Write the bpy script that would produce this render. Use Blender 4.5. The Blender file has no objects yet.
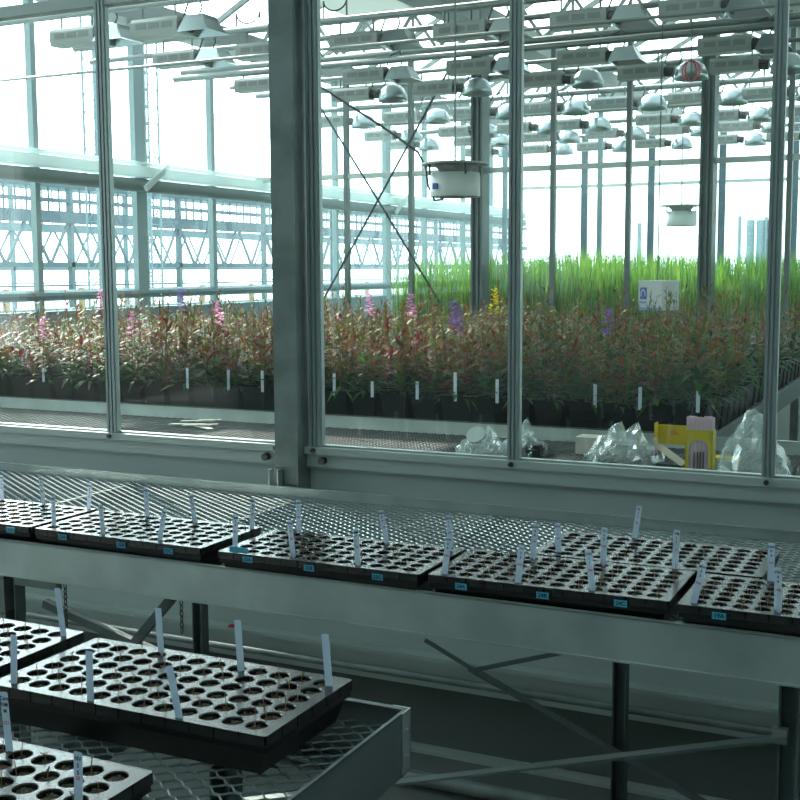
import bpy, math, random
from mathutils import Vector, Matrix
D = bpy.data; SC = bpy.context.scene; COL = SC.collection
PI = math.pi
# ------------------------------------------------------------------ camera
F_PX, PITCH, ROLL, YAW = 1185.6, .1089, -.0047, -.4490
cy_, sy_ = math.cos(YAW), math.sin(YAW); cp_, sp_ = math.cos(PITCH), math.sin(PITCH)
FW = Vector((sy_*cp_, cy_*cp_, -sp_)); RT = Vector((cy_, -sy_, 0)); UP = RT.cross(FW)
r_ = RT*math.cos(ROLL) + UP*math.sin(ROLL); u_ = UP*math.cos(ROLL) - RT*math.sin(ROLL)
CAM = Vector((0, 0, 1.6))
cd = D.cameras.new('camera'); cam = D.objects.new('camera', cd); COL.objects.link(cam)
cd.sensor_width = 36; cd.lens = F_PX/800*36; cd.clip_start = .05; cd.clip_end = 500
m = Matrix((r_, u_, -FW)).transposed().to_4x4(); m.translation = CAM
cam.matrix_world = m; SC.camera = cam
# ------------------------------------------------------------------ sky, sun, exposure
SUN = Vector((-.80, .60, .70)).normalized()
w = D.worlds.new('World'); SC.world = w; w.use_nodes = True
nt = w.node_tree; N = nt.nodes; Lk = nt.links; bg = N['Background']
tc = N.new('ShaderNodeTexCoord'); dt = N.new('ShaderNodeVectorMath'); dt.operation = 'DOT_PRODUCT'
nm = N.new('ShaderNodeVectorMath'); nm.operation = 'NORMALIZE'
Lk.new(tc.outputs['Generated'], nm.inputs[0]); Lk.new(nm.outputs[0], dt.inputs[0]); dt.inputs[1].default_value = SUN
mr = N.new('ShaderNodeMapRange'); mr.inputs[1].default_value = .2; mr.inputs[2].default_value = 1.0
mr.inputs[3].default_value = 0; mr.inputs[4].default_value = 1; Lk.new(dt.outputs['Value'], mr.inputs[0])
pw = N.new('ShaderNodeMath'); pw.operation = 'POWER'; pw.inputs[1].default_value = 2.5; Lk.new(mr.outputs[0], pw.inputs[0])
ml = N.new('ShaderNodeMath'); ml.operation = 'MULTIPLY_ADD'; ml.inputs[1].default_value = 9.5; ml.inputs[2].default_value = 1.9
Lk.new(pw.outputs[0], ml.inputs[0]); Lk.new(ml.outputs[0], bg.inputs['Strength'])
bg.inputs['Color'].default_value = (.84, .98, 1.0, 1)
sd = D.lights.new('sun', 'SUN'); sd.energy = 10; sd.angle = .01; sd.color = (1, .93, .84)
so = D.objects.new('sun', sd); COL.objects.link(so)
so.rotation_euler = (-SUN).to_track_quat('-Z', 'Y').to_euler()
SC.view_settings.view_transform = 'Standard'; SC.view_settings.look = 'None'
SC.view_settings.gamma = 1; SC.view_settings.use_curve_mapping = False
SC.view_settings.exposure = 0.12
SC.cycles.transparent_max_bounces = 40

# ------------------------------------------------------------------ pixel helpers (used once to place things in metres)
def ray(x, y): return r_*((x-400)/F_PX) + u_*((400-y)/F_PX) + FW
def onz(x, y, z):
    d = ray(x, y); return CAM + d*((z-CAM.z)/d.z)
def ony(x, y, Y):
    d = ray(x, y); return CAM + d*(Y/d.y)
def onx(x, y, X):
    d = ray(x, y); return CAM + d*(X/d.x)

# ------------------------------------------------------------------ materials
MATS = {}
def mat(name, col, rough=.6, metal=0, noise=0, nscale=20, bump=0, spec=.5, col2=None):
    if name in MATS: return MATS[name]
    M = D.materials.new(name); M.use_nodes = True; MATS[name] = M
    t = M.node_tree; b = t.nodes['Principled BSDF']
    b.inputs['Base Color'].default_value = (*col, 1); b.inputs['Roughness'].default_value = rough
    b.inputs['Metallic'].default_value = metal; b.inputs['Specular IOR Level'].default_value = spec
    if noise or bump:
        tcn = t.nodes.new('ShaderNodeTexCoord'); nz = t.nodes.new('ShaderNodeTexNoise')
        nz.inputs['Scale'].default_value = nscale; nz.inputs['Detail'].default_value = 4
        t.links.new(tcn.outputs['Object'], nz.inputs['Vector'])
        if noise:
            mx = t.nodes.new('ShaderNodeMix'); mx.data_type = 'RGBA'
            rp = t.nodes.new('ShaderNodeMapRange'); rp.inputs[1].default_value = .35; rp.inputs[2].default_value = .65
            t.links.new(nz.outputs['Fac'], rp.inputs[0]); t.links.new(rp.outputs[0], mx.inputs[0])
            c2 = col2 or tuple(c*(1-noise) for c in col)
            mx.inputs[6].default_value = (*col, 1); mx.inputs[7].default_value = (*c2, 1)
            t.links.new(mx.outputs[2], b.inputs['Base Color'])
        if bump:
            bp = t.nodes.new('ShaderNodeBump'); bp.inputs['Strength'].default_value = bump; bp.inputs['Distance'].default_value = .01
            t.links.new(nz.outputs['Fac'], bp.inputs['Height']); t.links.new(bp.outputs[0], b.inputs['Normal'])
    return M
def leafmat(name, col, tr=.45):
    M = D.materials.new(name); M.use_nodes = True; MATS[name] = M; t = M.node_tree
    t.nodes.clear(); out = t.nodes.new('ShaderNodeOutputMaterial')
    d = t.nodes.new('ShaderNodeBsdfPrincipled'); d.inputs['Base Color'].default_value = (*col, 1); d.inputs['Roughness'].default_value = .5; d.inputs['Specular IOR Level'].default_value = .18
    tl = t.nodes.new('ShaderNodeBsdfTranslucent'); tl.inputs[0].default_value = (min(1, col[0]*1.5), min(1, col[1]*1.5), col[2], 1)
    mx = t.nodes.new('ShaderNodeMixShader'); mx.inputs[0].default_value = tr
    t.links.new(d.outputs[0], mx.inputs[1]); t.links.new(tl.outputs[0], mx.inputs[2]); t.links.new(mx.outputs[0], out.inputs[0])
    return M
def glassmat(name, tint, veil, base=.05, rough=0.0):
    M = D.materials.new(name); M.use_nodes = True; MATS[name] = M; t = M.node_tree
    t.nodes.clear(); out = t.nodes.new('ShaderNodeOutputMaterial')
    tr = t.nodes.new('ShaderNodeBsdfTransparent'); tr.inputs[0].default_value = (*tint, 1)
    gl = t.nodes.new('ShaderNodeBsdfGlossy'); gl.inputs['Roughness'].default_value = rough
    lw = t.nodes.new('ShaderNodeLayerWeight'); lw.inputs[0].default_value = .5
    pw = t.nodes.new('ShaderNodeMath'); pw.operation = 'POWER'; pw.inputs[1].default_value = 5; t.links.new(lw.outputs['Facing'], pw.inputs[0])
    ma = t.nodes.new('ShaderNodeMath'); ma.operation = 'MULTIPLY_ADD'; ma.inputs[1].default_value = .8; ma.inputs[2].default_value = base
    t.links.new(pw.outputs[0], ma.inputs[0])
    mx = t.nodes.new('ShaderNodeMixShader'); t.links.new(ma.outputs[0], mx.inputs[0])
    t.links.new(tr.outputs[0], mx.inputs[1]); t.links.new(gl.outputs[0], mx.inputs[2]); last = mx
    if veil:  # on panes, a pale scattering film put in to imitate the hazy veil
        tl = t.nodes.new('ShaderNodeBsdfTranslucent'); tl.inputs[0].default_value = (.8, .95, .95, 1)
        nz = t.nodes.new('ShaderNodeTexNoise'); nz.inputs['Scale'].default_value = 3; nz.inputs['Detail'].default_value = 6
        tc2 = t.nodes.new('ShaderNodeTexCoord'); t.links.new(tc2.outputs['Object'], nz.inputs['Vector'])
        m2 = t.nodes.new('ShaderNodeMath'); m2.operation = 'MULTIPLY'; m2.inputs[1].default_value = veil*2
        t.links.new(nz.outputs['Fac'], m2.inputs[0])
        m3 = t.nodes.new('ShaderNodeMixShader'); t.links.new(m2.outputs[0], m3.inputs[0])
        t.links.new(mx.outputs[0], m3.inputs[1]); t.links.new(tl.outputs[0], m3.inputs[2]); last = m3
    t.links.new(last.outputs[0], out.inputs[0]); return M
def sheetmat(name, col, tr, trans=0):
    M = D.materials.new(name); M.use_nodes = True; MATS[name] = M; t = M.node_tree
    t.nodes.clear(); out = t.nodes.new('ShaderNodeOutputMaterial')
    d = t.nodes.new('ShaderNodeBsdfDiffuse'); d.inputs[0].default_value = (*col, 1)
    tl = t.nodes.new('ShaderNodeBsdfTranslucent'); tl.inputs[0].default_value = (*col, 1)
    mx = t.nodes.new('ShaderNodeMixShader'); mx.inputs[0].default_value = tr
    t.links.new(d.outputs[0], mx.inputs[1]); t.links.new(tl.outputs[0], mx.inputs[2])
    t.links.new(mx.outputs[0], out.inputs[0]); return M

galv = mat('galvanised steel', (.27, .32, .31), .45, .4, .28, 9)
alu = mat('aluminium', (.62, .67, .67), .36, .85, .08, 4)
alud = mat('aluminium profile', (.38, .44, .44), .4, .5)
panel = mat('painted aluminium panel', (.52, .59, .57), .5, .2, .06, 3)
rimm = mat('brushed aluminium rim', (.58, .66, .65), .38, .65, .22, 6)
meshm = mat('expanded metal', (.34, .38, .38), .32, .85)
blackp = mat('black plastic', (.006, .007, .007), .35)
trayp = mat('glossy black plastic', (.016, .017, .017), .27, 0, 0, 30, 0, .8)
soilm = mat('potting soil', (.035, .025, .016), .9, 0, .8, 260, .6, .3, (.24, .19, .13))
stalk = mat('dry stalk', (.22, .12, .05), .7)
tagm = sheetmat('white tag plastic', (.78, .86, .95), .4)
ink = mat('black ink', (.01, .01, .03), .6)
redink = mat('red ink', (.75, .08, .12), .6)
tape = mat('blue tape', (.08, .42, .60), .6)
conc = mat('concrete', (.17, .19, .18), .8, 0, .25, 2)
dark = mat('dark metal', (.03, .035, .035), .5, .3)
bolt = mat('dark bolt', (.09, .1, .1), .4, .8)
rust = mat('weathered steel', (.22, .24, .23), .5, .5, .5, 25)
wire = mat('steel wire', (.05, .06, .07), .5, .4)
lampm = mat('lamp housing', (.26, .29, .275), .45, .1)
vent = mat('vent slot', (.16, .18, .18), .5)
refl = mat('reflector metal', (.34, .40, .43), .28, .85)
pipem = mat('pipe grey', (.15, .18, .175), .42, .4)
whitep = mat('white plastic', (.44, .48, .47), .45)
blue = mat('blue print', (.03, .09, .35), .5)
redp = mat('red plastic', (.45, .03, .04), .4)
wall_m = mat('wall grey', (.26, .29, .28), .7)
ltceil = mat('room ceiling', (.26, .29, .285), .8)
hazeb = mat('pale haze-tinted steel', (.19, .28, .31), .6, .1)  # bluish distance haze is put into these three steel colours
hazed = mat('dark haze-tinted steel', (.07, .12, .15), .6, .1)
hazem = mat('mid haze-tinted steel', (.11, .17, .20), .6, .1)
ochre = mat('timber', (.40, .30, .18), .8)
groundm = mat('pale ground', (.42, .48, .47), .9, 0, .3, .4)
gl1 = glassmat('partition glass', (.97, 1, .99), .006, .04)
gl2 = glassmat('far glass', (.97, 1, 1), .005, .03)
screen = sheetmat('sun-blocking sheet', (.60, .64, .62), .45)
fabric = sheetmat('white shade fabric', (.72, .80, .80), .45)
L_red = leafmat('leaf red', (.15, .018, .018), .32); L_org = leafmat('leaf orange', (.24, .075, .012), .35)
L_olv = leafmat('leaf olive', (.12, .13, .018), .35); L_grn = leafmat('leaf green', (.04, .13, .025), .35)
L_drk = leafmat('leaf dark green', (.02, .07, .025), .25); L_grs = leafmat('grass green', (.13, .25, .045), .45)
L_gr2 = leafmat('grass deep green', (.045, .15, .04), .45)
P_vio = leafmat('petal violet', (.30, .10, .62)); P_pnk = leafmat('petal pink', (.75, .34, .70)); P_yel = leafmat('petal yellow', (.85, .65, .02))
stemm = mat('red stem', (.16, .07, .04), .6)
yel = mat('yellow card', (.62, .47, .01), .5)
card = mat('plain card', (.55, .53, .46), .7)
pinkp = mat('pink plastic', (.72, .50, .58), .4)
purp = mat('purple card', (.25, .10, .38), .5)

# ------------------------------------------------------------------ object helpers
def tag(o, label=None, cat=None, group=None, kind=None):
    if label: o['label'] = label
    if cat: o['category'] = cat
    if group: o['group'] = group
    if kind: o['kind'] = kind
    return o
def thing(name, loc, label=None, cat=None, group=None, kind=None, rz=0):
    o = D.objects.new(name, None); COL.objects.link(o); o.location = loc; o.rotation_euler = (0, 0, rz)
    o.empty_display_size = .05
    return tag(o, label, cat, group, kind)
class MB:
    def __init__(s): s.v = []; s.f = []; s.m = []; s.mi = 0
    def add(s, vs, fs):
        b = len(s.v); s.v += [tuple(v) for v in vs]; s.f += [tuple(b+i for i in f) for f in fs]; s.m += [s.mi]*len(fs); return s
    def box(s, x0, x1, y0, y1, z0, z1):
        return s.add([(x0,y0,z0),(x1,y0,z0),(x1,y1,z0),(x0,y1,z0),(x0,y0,z1),(x1,y0,z1),(x1,y1,z1),(x0,y1,z1)],
            [(0,3,2,1),(4,5,6,7),(0,1,5,4),(1,2,6,5),(2,3,7,6),(3,0,4,7)])
    def bar(s, p, q, w, h, up=(0,0,1)):
        p = Vector(p); q = Vector(q); d = (q-p).normalized(); u = Vector(up)
        a = d.cross(u)
        if a.length < 1e-4: a = d.cross(Vector((1,0,0)))
        a.normalize(); b = a.cross(d); a *= w/2; b *= h/2
        return s.add([p-a-b,p+a-b,p+a+b,p-a+b,q-a-b,q+a-b,q+a+b,q-a+b],[(0,1,2,3),(7,6,5,4),(0,4,5,1),(1,5,6,2),(2,6,7,3),(3,7,4,0)])
    def tube(s, pts, r, n=8, caps=True):
        pts = [Vector(p) for p in pts]; vs = []; k = len(pts); up = None
        for i, p in enumerate(pts):
            d = (pts[min(i+1,k-1)]-pts[max(i-1,0)]).normalized()
            if up is None:
                up = Vector((0,0,1)) if abs(d.z) < .9 else Vector((1,0,0))
            a = d.cross(up).normalized(); b = a.cross(d); up = b
            rr = r[i] if isinstance(r, (list, tuple)) else r
            for j in range(n):
                t = 2*PI*j/n; vs.append(p + a*math.cos(t)*rr + b*math.sin(t)*rr)
        fs = [(i*n+j, i*n+(j+1)%n, (i+1)*n+(j+1)%n, (i+1)*n+j) for i in range(k-1) for j in range(n)]
        if caps: fs += [tuple(range(n))[::-1], tuple((k-1)*n+j for j in range(n))]
        return s.add(vs, fs)
    def lathe(s, prof, c, n=16):
        vs = []; k = len(prof)
        for r, z in prof:
            for j in range(n):
                t = 2*PI*j/n; vs.append((c[0]+r*math.cos(t), c[1]+r*math.sin(t), c[2]+z))
        fs = [(i*n+j, i*n+(j+1)%n, (i+1)*n+(j+1)%n, (i+1)*n+j) for i in range(k-1) for j in range(n)]
        return s.add(vs, fs)
    def build(s, name, mats, parent=None, smooth=False, world=True):
        me = D.meshes.new(name); vs = s.v
        if parent is not None and world:
            l = parent_loc(parent); vs = [(a-l[0], b-l[1], c-l[2]) for a, b, c in vs]
        me.from_pydata(vs, [], s.f)
        for M in (mats if isinstance(mats, (list, tuple)) else [mats]): me.materials.append(M)
        me.polygons.foreach_set('material_index', s.m)
        if smooth: me.polygons.foreach_set('use_smooth', [True]*len(s.f))
        me.update(); o = D.objects.new(name, me); COL.objects.link(o)
        if parent is not None: o.parent = parent
        return o
def parent_loc(p):
    l = Vector(p.location)
    while p.parent is not None: p = p.parent; l = l + Vector(p.location)
    return l
def kids(o): return [c for c in o.children]
def copy_tree(o, parent=None):
    c = o.copy(); COL.objects.link(c); c.parent = parent
    for ch in KIDS.get(o.name, []): copy_tree(ch, c)
    return c
KIDS = {}
def remember(root):
    KIDS.clear()
    def rec(o):
        KIDS[o.name] = list(o.children)
        for c in o.children: rec(c)
    rec(root)
def struct(name, mb, m, parent=None, smooth=False):
    o = mb.build(name, m, parent, smooth)
    if parent is None: o['kind'] = 'structure'
    return o
ORD = ['first','second','third','fourth','fifth','sixth','seventh','eighth','ninth','tenth']
TXT = {}
def text_mesh(s, size):
    k = (s, size)
    if k not in TXT:
        cu = D.curves.new('txt', 'FONT'); cu.body = s; cu.size = size; cu.align_x = 'CENTER'; cu.align_y = 'CENTER'
        cu.extrude = .0001; cu.offset = size*.02; cu.resolution_u = 2
        o = D.objects.new('txt', cu); COL.objects.link(o); bpy.context.view_layer.update()
        TXT[k] = D.meshes.new_from_object(o.evaluated_get(bpy.context.evaluated_depsgraph_get()))
        D.objects.remove(o)
    return TXT[k]
def put_text(s, size, m, parent, loc, rot, name='lettering'):
    me = text_mesh(s, size).copy(); me.materials.clear(); me.materials.append(m)
    o = D.objects.new(name, me); COL.objects.link(o); o.parent = parent; o.location = loc; o.rotation_euler = rot
    return o

# ================================================================== THE SETTING
struct('floor', MB().box(-6.95, 5, -3, 19.2, -.12, 0), conc)
struct('ground', MB().box(-90, 90, -40, 160, -.5, -.2), groundm)
# the room the camera stands in
struct('wall_left', MB().box(-7.1, -7, -3, 3.42, 0, 1.0).box(-7.1, -7, -3, 3.42, 3.45, 3.6).box(-7.1, -7, -3, -.5, 1.0, 3.45).box(-7.1, -7, 1.4, 1.5, 1.0, 3.45), wall_m)
struct('window_14', MB().box(-7.03, -7.024, -.5, 3.42, 1.0, 3.45), glassmat('added side glass', (.97, 1, 1), .005, .03))  # unseen side window, added to brighten the left foreground
struct('wall_right', MB().box(5, 5.1, -3, 3.42, 0, 3.6), wall_m)
wb = MB().box(-7, 5, -3.1, -3, 0, 3.6)
struct('wall_back', wb, wall_m)
struct('ceiling', MB().box(-7, 5, -3, 3.5, 3.6, 3.605), sheetmat('translucent ceiling sheet', (.43, .49, .50), .5))  # unseen ceiling, made translucent to brighten the faces turned to the camera
# partition: panelled lower wall
WY = 3.5
wf = MB().box(-7, 5, WY+.005, WY+.05, .24, .925); wf.box(-7, 5, WY-.02, WY+.05, .934, .98); wf.box(-7, 5, WY-.008, WY+.05, .925, .934)
wf.box(-7, 5, WY-.035, WY+.05, .98, 1.004)
wf.box(-7, 5, WY-.05, WY+.05, .0, .012)
wf.box(-7, 5, WY-.045, WY+.005, .318, .332); wf.box(-7, 5, WY-.03, WY+.005, .225, .318)
struct('trim_90', MB().box(-7, 5, WY+.004, WY+.045, .012, .24), mat('shade-darkened base panel', (.13, .15, .14), .6))  # foot of the wall, with its shadow put into the darker colour
wf.box(-7, 5, WY-.02, WY+.03, 2.55, 2.59)
wf.box(-7, 5, WY, WY+.05, 2.75, 3.6)  # opaque top panel, out of view, put in to stop the sun
struct('wall_front', wf, panel)
# posts of the partition
def cpost(x0, x1, y0, y1, z0, z1, idx):
    p = MB().box(x0, x1, y0, y1, z0, z1); p.box(x0-.012, x0, y1-.04, y1, z0, z1)
    return struct('trim_%d' % idx, p, galv)
cpost(-2.122, -2.032, 3.42, 3.56, .8, 3.6, 1); cpost(-4.41, -4.315, 3.42, 3.56, .8, 3.6, 2); cpost(.98, 1.075, 3.42, 3.56, .8, 3.6, 3)
# glass panes and aluminium mullions
def pane(idx, xa, xb, mull):
    r = thing('window_%d' % idx, ((xa+xb)/2, WY, 1.004), kind='structure')
    MB().box(xa, xb, WY-.006, WY, 1.004, 2.55).build('pane', gl1, r)
    for zz in ((2.59, 2.75),): MB().box(xa, xb, WY-.006, WY, *zz).build('pane', gl1, r)
    fr = MB().box(xa, xb, WY-.012, WY+.012, 1.004, 1.010)
    for x, wd in mull:
        # ribbed profile: three ridges
        fr.box(x-wd/2, x+wd/2, WY-.018, WY+.004, .99, 2.75)
        for k in (-1, 0, 1): fr.box(x+k*wd*.33-wd*.1, x+k*wd*.33+wd*.1, WY-.024, WY-.018, .99, 2.75)
    fr.build('frame', alud, r)
    b = MB()
    for x, wd in mull: b.tube([(x, WY-.045, .993), (x, WY-.03, .993)], .008, 8)
    b.build('bolt', bolt, r)
pane(1, -4.3, -3.60, [(-3.6, .035)]); pane(2, -3.6, -2.868, [(-2.868, .046)]); pane(3, -2.868, -2.13, [(-2.145, .02)])
pane(4, -2.0, -1.283, [(-1.997, .05)]); pane(5, -1.283, -.508, [(-1.283, .040)]); pane(6, -.508, .24, [(-.508, .036)])
pane(7, .24, .97, [(.24, .036)]); pane(8, 1.08, 4.95, [(1.1, .04), (1.85, .036), (2.6, .036), (3.35, .036), (4.1, .036)]); pane(9, -7, -4.42, [(-6.6, .036), (-5.85, .036), (-5.1, .036), (-4.44, .036)])
bt = MB()
for x in (-2.19, -1.965): bt.tube([(x, WY-.042, .958), (x, WY-.018, .958)], .013, 12)
tb = thing('trim_4', (-2.07, 3.42, .9), kind='structure')
bt.build('bolt', bolt, tb)
MB().box(-2.13, -2.125, 3.385, 3.42, .875, .93).box(-2.095, -2.09, 3.385, 3.42, .875, .93).box(-2.13, -2.09, 3.415, 3.42, .875, .93).build('bracket', alu, tb)
# heating pipes under the benches, along the partition
struct('trim_5', MB().tube([(-7, 3.43, .272), (5, 3.43, .272)], .013, 12), galv, smooth=True)
struct('trim_6', MB().tube([(-7, 3.2, .035), (5, 3.2, .035)], .022, 12), galv, smooth=True)

# left outer wall X=-7 beyond the partition : posts, curb rail, gutter, glass
LX = -7.0
lw = MB()
lw.box(LX-.03, LX+.03, 3.56, 19, 1.0, 1.06); lw.tube([(LX, 3.56, 1.40), (LX, 19, 1.40)], .045, 10); lw.box(LX-.02, LX+.02, 3.56, 19, 0, 1.27)
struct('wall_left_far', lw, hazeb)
i = 20
for k, Y in enumerate((4.95, 6.3, 7.62, 8.98, 10.15, 11.4, 12.75, 14.15, 15.35, 16.75, 17.9)):
    wide = Y in (8.98, 14.15); wd = .15 if wide else .06
    struct('trim_%d' % i, MB().box(LX-.03, LX+.03, Y-wd/2, Y+wd/2, 0, 3.9), mat('haze-lightened post', (.30, .40, .42), .6)); i += 1  # posts lightened in colour to imitate haze
struct('window_10', MB().box(LX-.062, LX-.056, 3.56, 19, 1.06, 3.85), gl2)
# gutter with rolled fabric at 2.45, its little brackets, and the eave gutter
g = MB().box(LX-.02, LX+.16, 3.56, 19.2, 2.46, 2.55); g.tube([(LX+.06, 3.56, 2.585), (LX+.06, 19.2, 2.585)], .02, 8)
for Y in (8.86, 11.5, 14.08, 16.7): g.bar((LX+.17, Y, 2.35), (LX+.17, Y+.35, 2.58), .03, .05)
struct('trim_8', g, fabric)
struct('trim_91', MB().tube([(LX+.09, 3.56, 2.385), (LX+.09, 19.2, 2.385)], .06, 12), mat('grey rolled fabric', (.20, .25, .25), .7), smooth=True)
for j, X in enumerate((-7, -4.30, -1.6, 1.1, 3.8)):
    eg = MB().box(X-.13, X+.13, 3.6, 19.2, 3.84, 4.04)
    struct('trim_%d' % (9+j), eg, pipem)
# roof: glazing bars over the planted rooms, ridge between the gutters
ri = 40
rb = MB()
for X in (-7, -4.3, -1.6, 1.1, 3.8):
    X1 = X+2.7
    if X > 3: continue
    for k in range(0, 15):
        Y = 3.7+k*1.08
        rb.bar((X, Y, 4.02), (X+1.35, Y, 4.75), .04, .05); rb.bar((X+1.35, Y, 4.75), (X1, Y, 4.02), .04, .05)
    rb.box(X+1.31, X+1.39, 3.6, 19, 4.73, 4.79)
struct('trim_14', rb, galv)
# sun-blocking sheet added out of view, its left edge set to limit the sun
struct('ceiling_sun_block', MB().box(-5.75, 5, 3.56, 10.8, 4.12, 4.125), screen)
# second partition at Y 10.9 and end wall at Y 19
def farwall(Y, idx, posts, mulls, m_post, m_mul, ztr, wtop, x0, x1, mw=.045):
    w = MB().box(x0, x1, Y-.03, Y+.03, 0, 1.0)
    for z in ztr: w.box(x0, x1, Y-.025, Y+.025, z-.025, z+.025)
    struct('wall_middle' if Y < 12 else 'wall_far', w, panel)
    mm = MB()
    for x in mulls: mm.box(x-mw/2, x+mw/2, Y-.03, Y+.03, 1.0, wtop)
    r = thing('window_%d' % idx, (0, Y, 1), kind='structure')
    mm.build('mullions', m_mul, r)
    MB().box(x0, x1, Y+.002, Y+.008, 1.0, wtop).build('pane', gl2, r)
    for k, x in enumerate(posts):
        struct('trim_%d' % (idx*10+k), MB().box(x-.065, x+.055, Y-.1, Y+.06, 0, wtop).box(x-.065, x-.045, Y-.13, Y-.1, 0, wtop).box(x-.01, x+.01, Y-.12, Y-.1, 0, wtop).box(x+.035, x+.055, Y-.13, Y-.1, 0, wtop), m_post)
farwall(10.9, 11, [-4.355, -2.165, .03, 2.2], [-6.5, -5.847, -5.115, -3.629, -2.902, -1.479, -.75, .75, 1.48, 2.9, 3.65], mat('dark galvanised post', (.13, .17, .17), .5, .2, .2, 8), pipem, [2.56], 3.7, -6.95, 5)
farwall(19, 12, [-6.93], [-5.79, -4.69, -3.58, -2.5, -1.4, -.3, .8, 1.9, 3.0, 4.1], hazeb, hazed, [2.95], 3.9, -7, 5, .1)
w13 = MB()
for x in (-5.9, -4.55, -1.9, .9): w13.box(x-.03, x+.03, 15.6, 15.66, 0, 3.9)
struct('trim_15', w13, hazeb)
struct('wall_right_far', MB().box(5, 5.05, 3.56, 19, 0, 1.0).box(5, 5.05, 3.56, 19, 3.8, 3.9), panel)
struct('window_13', MB().box(5.0, 5.006, 3.56, 19, 1, 3.8), gl2)
# lattice trusses across
def truss(Y, z0, z1, idx, n=22, t=.045, m=galv):
    w = MB().box(-7, 5, Y-.03, Y+.03, z0-t, z0+t*.6); w.box(-7, 5, Y-.03, Y+.03, z1-t*.6, z1+t)
    step = 12/n
    for k in range(n):
        x = -7+k*step
        w.bar((x, Y, z0), (x+step/2, Y, z1), .03, .03); w.bar((x+step/2, Y, z1), (x+step, Y, z0), .03, .03)
        w.box(x+step/2-.012, x+step/2+.012, Y-.012, Y+.012, z0, z1)
    struct('trim_%d' % idx, w, m)
truss(10.9, 3.74, 4.12, 16); truss(15.0, 3.72, 4.1, 17); truss(8.2, 3.96, 4.1, 18, 16)
# pipes across (lamp carriers)
pp = 60
for Y, z, r in ((7.2, 3.09, .011), (10.45, 3.47, .02), (8.1, 3.48, .03), (8.3, 3.40, .022), (9.5, 3.42, .03), (9.62, 3.50, .03), (10.95, 3.45, .03), (12.3, 3.45, .03), (13.75, 3.45, .03), (14.85, 3.45, .028), (16.3, 3.45, .025), (7.0, 3.47, .025)):
    struct('trim_%d' % pp, MB().tube([(-6.95 if Y != 7.2 else -7, Y, z), (4.9, Y, z)], r, 8), pipem, smooth=True); pp += 1
# pale fabric bundle hanging at the upper left of the first planted room
# cross bracing wires between posts of the second partition
wr = MB()
A = ony(319, 105, 10.7); B = ony(440, 303, 10.7); wr.tube([A, ony(378, 200, 10.7), B], .011, 5)
wr.tube([ony(455, 58, 10.7), ony(378, 200, 10.7), ony(322, 302, 10.7)], .011, 5)
struct('trim_75', wr, wire)

# ------------------------------------------------------------------ outside
def lattice_side(X, y0, y1, zc, zt, zb, step, name, label, m1=hazeb, m2=hazed):
    r = thing(name, (X, (y0+y1)/2, -.2), label, 'structure frame')
    w = MB().box(X-.1, X+.1, y0, y1, zc-.12, zc+.12); w.box(X-.08, X+.08, y0, y1, zt-.08, zt+.08); w.box(X-.06, X+.06, y0, y1, zb-.05, zb+.05); w.box(X-.05, X+.05, y0, y1, zc+.3, zc+.38); w.box(X-.04, X+.04, y0, y1, zb-.45, zb-.41)
    w.build('beam', m2, r)
    v = MB(); n = int((y1-y0)/step)
    for k in range(n):
        Y = y0+k*step
        v.bar((X, Y, zc), (X, Y+step/2, zb), .05, .05); v.bar((X, Y+step/2, zb), (X, Y+step, zc), .05, .05)
        [v.bar((X, Y+step*h_, zc), (X, Y+step*h_, zt), .03, .03) for h_ in (0, .25, .5, .75)]
    v.build('lattice', m1, r)
    for k in range(0, n, 3):
        Y = y0+k*step; MB().box(X-.06, X+.06, Y-.05, Y+.05, -.2, zt).build('post', m1, r)
    return r
lattice_side(-17, 12, 46, 2.72, 3.4, 1.75, 1.25, 'steel_frame', 'haze-blue lattice frame of the nearest building outside, left of the galvanised post', hazem, hazed)
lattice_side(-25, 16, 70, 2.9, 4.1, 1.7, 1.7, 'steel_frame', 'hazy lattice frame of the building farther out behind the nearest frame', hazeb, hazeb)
r = thing('guard_rail', (-15.5, 25, -.2), 'low guard rail with thin rails outside, in front of the lattice frames', 'railing')
w = MB()
for z in (.55, .9, 1.25): w.box(-15.53, -15.47, 10, 45, z-.02, z+.02)
w.build('rail', hazeb, r)
for k in range(18): MB().box(-15.55, -15.45, 10+k*2, 10.08+k*2, -.2, 1.3).build('post', ochre, r)
tag(MB().box(-24, -17.9, 12, 60, -.2, .55).build('low_shed', hazed), 'low dark haze-blue shed roof outside behind the guard rail', 'building')
tag(MB().box(-19, -17.2, 16.8, 17.6, .9, .96).build('roof_panel', whitep), 'bright white panel lying outside at far left beyond the guard rail', 'panel')
w = MB()
for (a, b) in (((420, 215), (448, 262)), ((228, 260), (215, 212)),):
    pass
for px, tp, wd in ((100, 45, .35), (150, 45, .35)):
    b = onx(px, 240, -14); X, Y = b.x, b.y
    r = thing('lattice_mast', (X, Y, -.2), 'thin pale lattice mast outside, %s of the wide haze-pale post' % ('left' if px < 120 else 'right'), 'mast')
    q = MB()
    for dx in (-.15, .15):
        for dy in (-.15, .15): q.box(X+dx-.015, X+dx+.015, Y+dy-.015, Y+dy+.015, -.2, 6)
    q.build('upright', hazeb, r); q = MB()
    for k in range(20):
        z = k*.31
        for dy in (-.15, .15): q.bar((X-.15, Y+dy, z), (X+.15, Y+dy, z+.31), .015, .015); q.bar((X-.15, Y+dy, z), (X+.15, Y+dy, z), .015, .015)
        q.bar((X+.15, Y-.15, z+.31), (X+.15, Y+.15, z+.31), .015, .015)
    q.build('lacing', hazeb, r)
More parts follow.
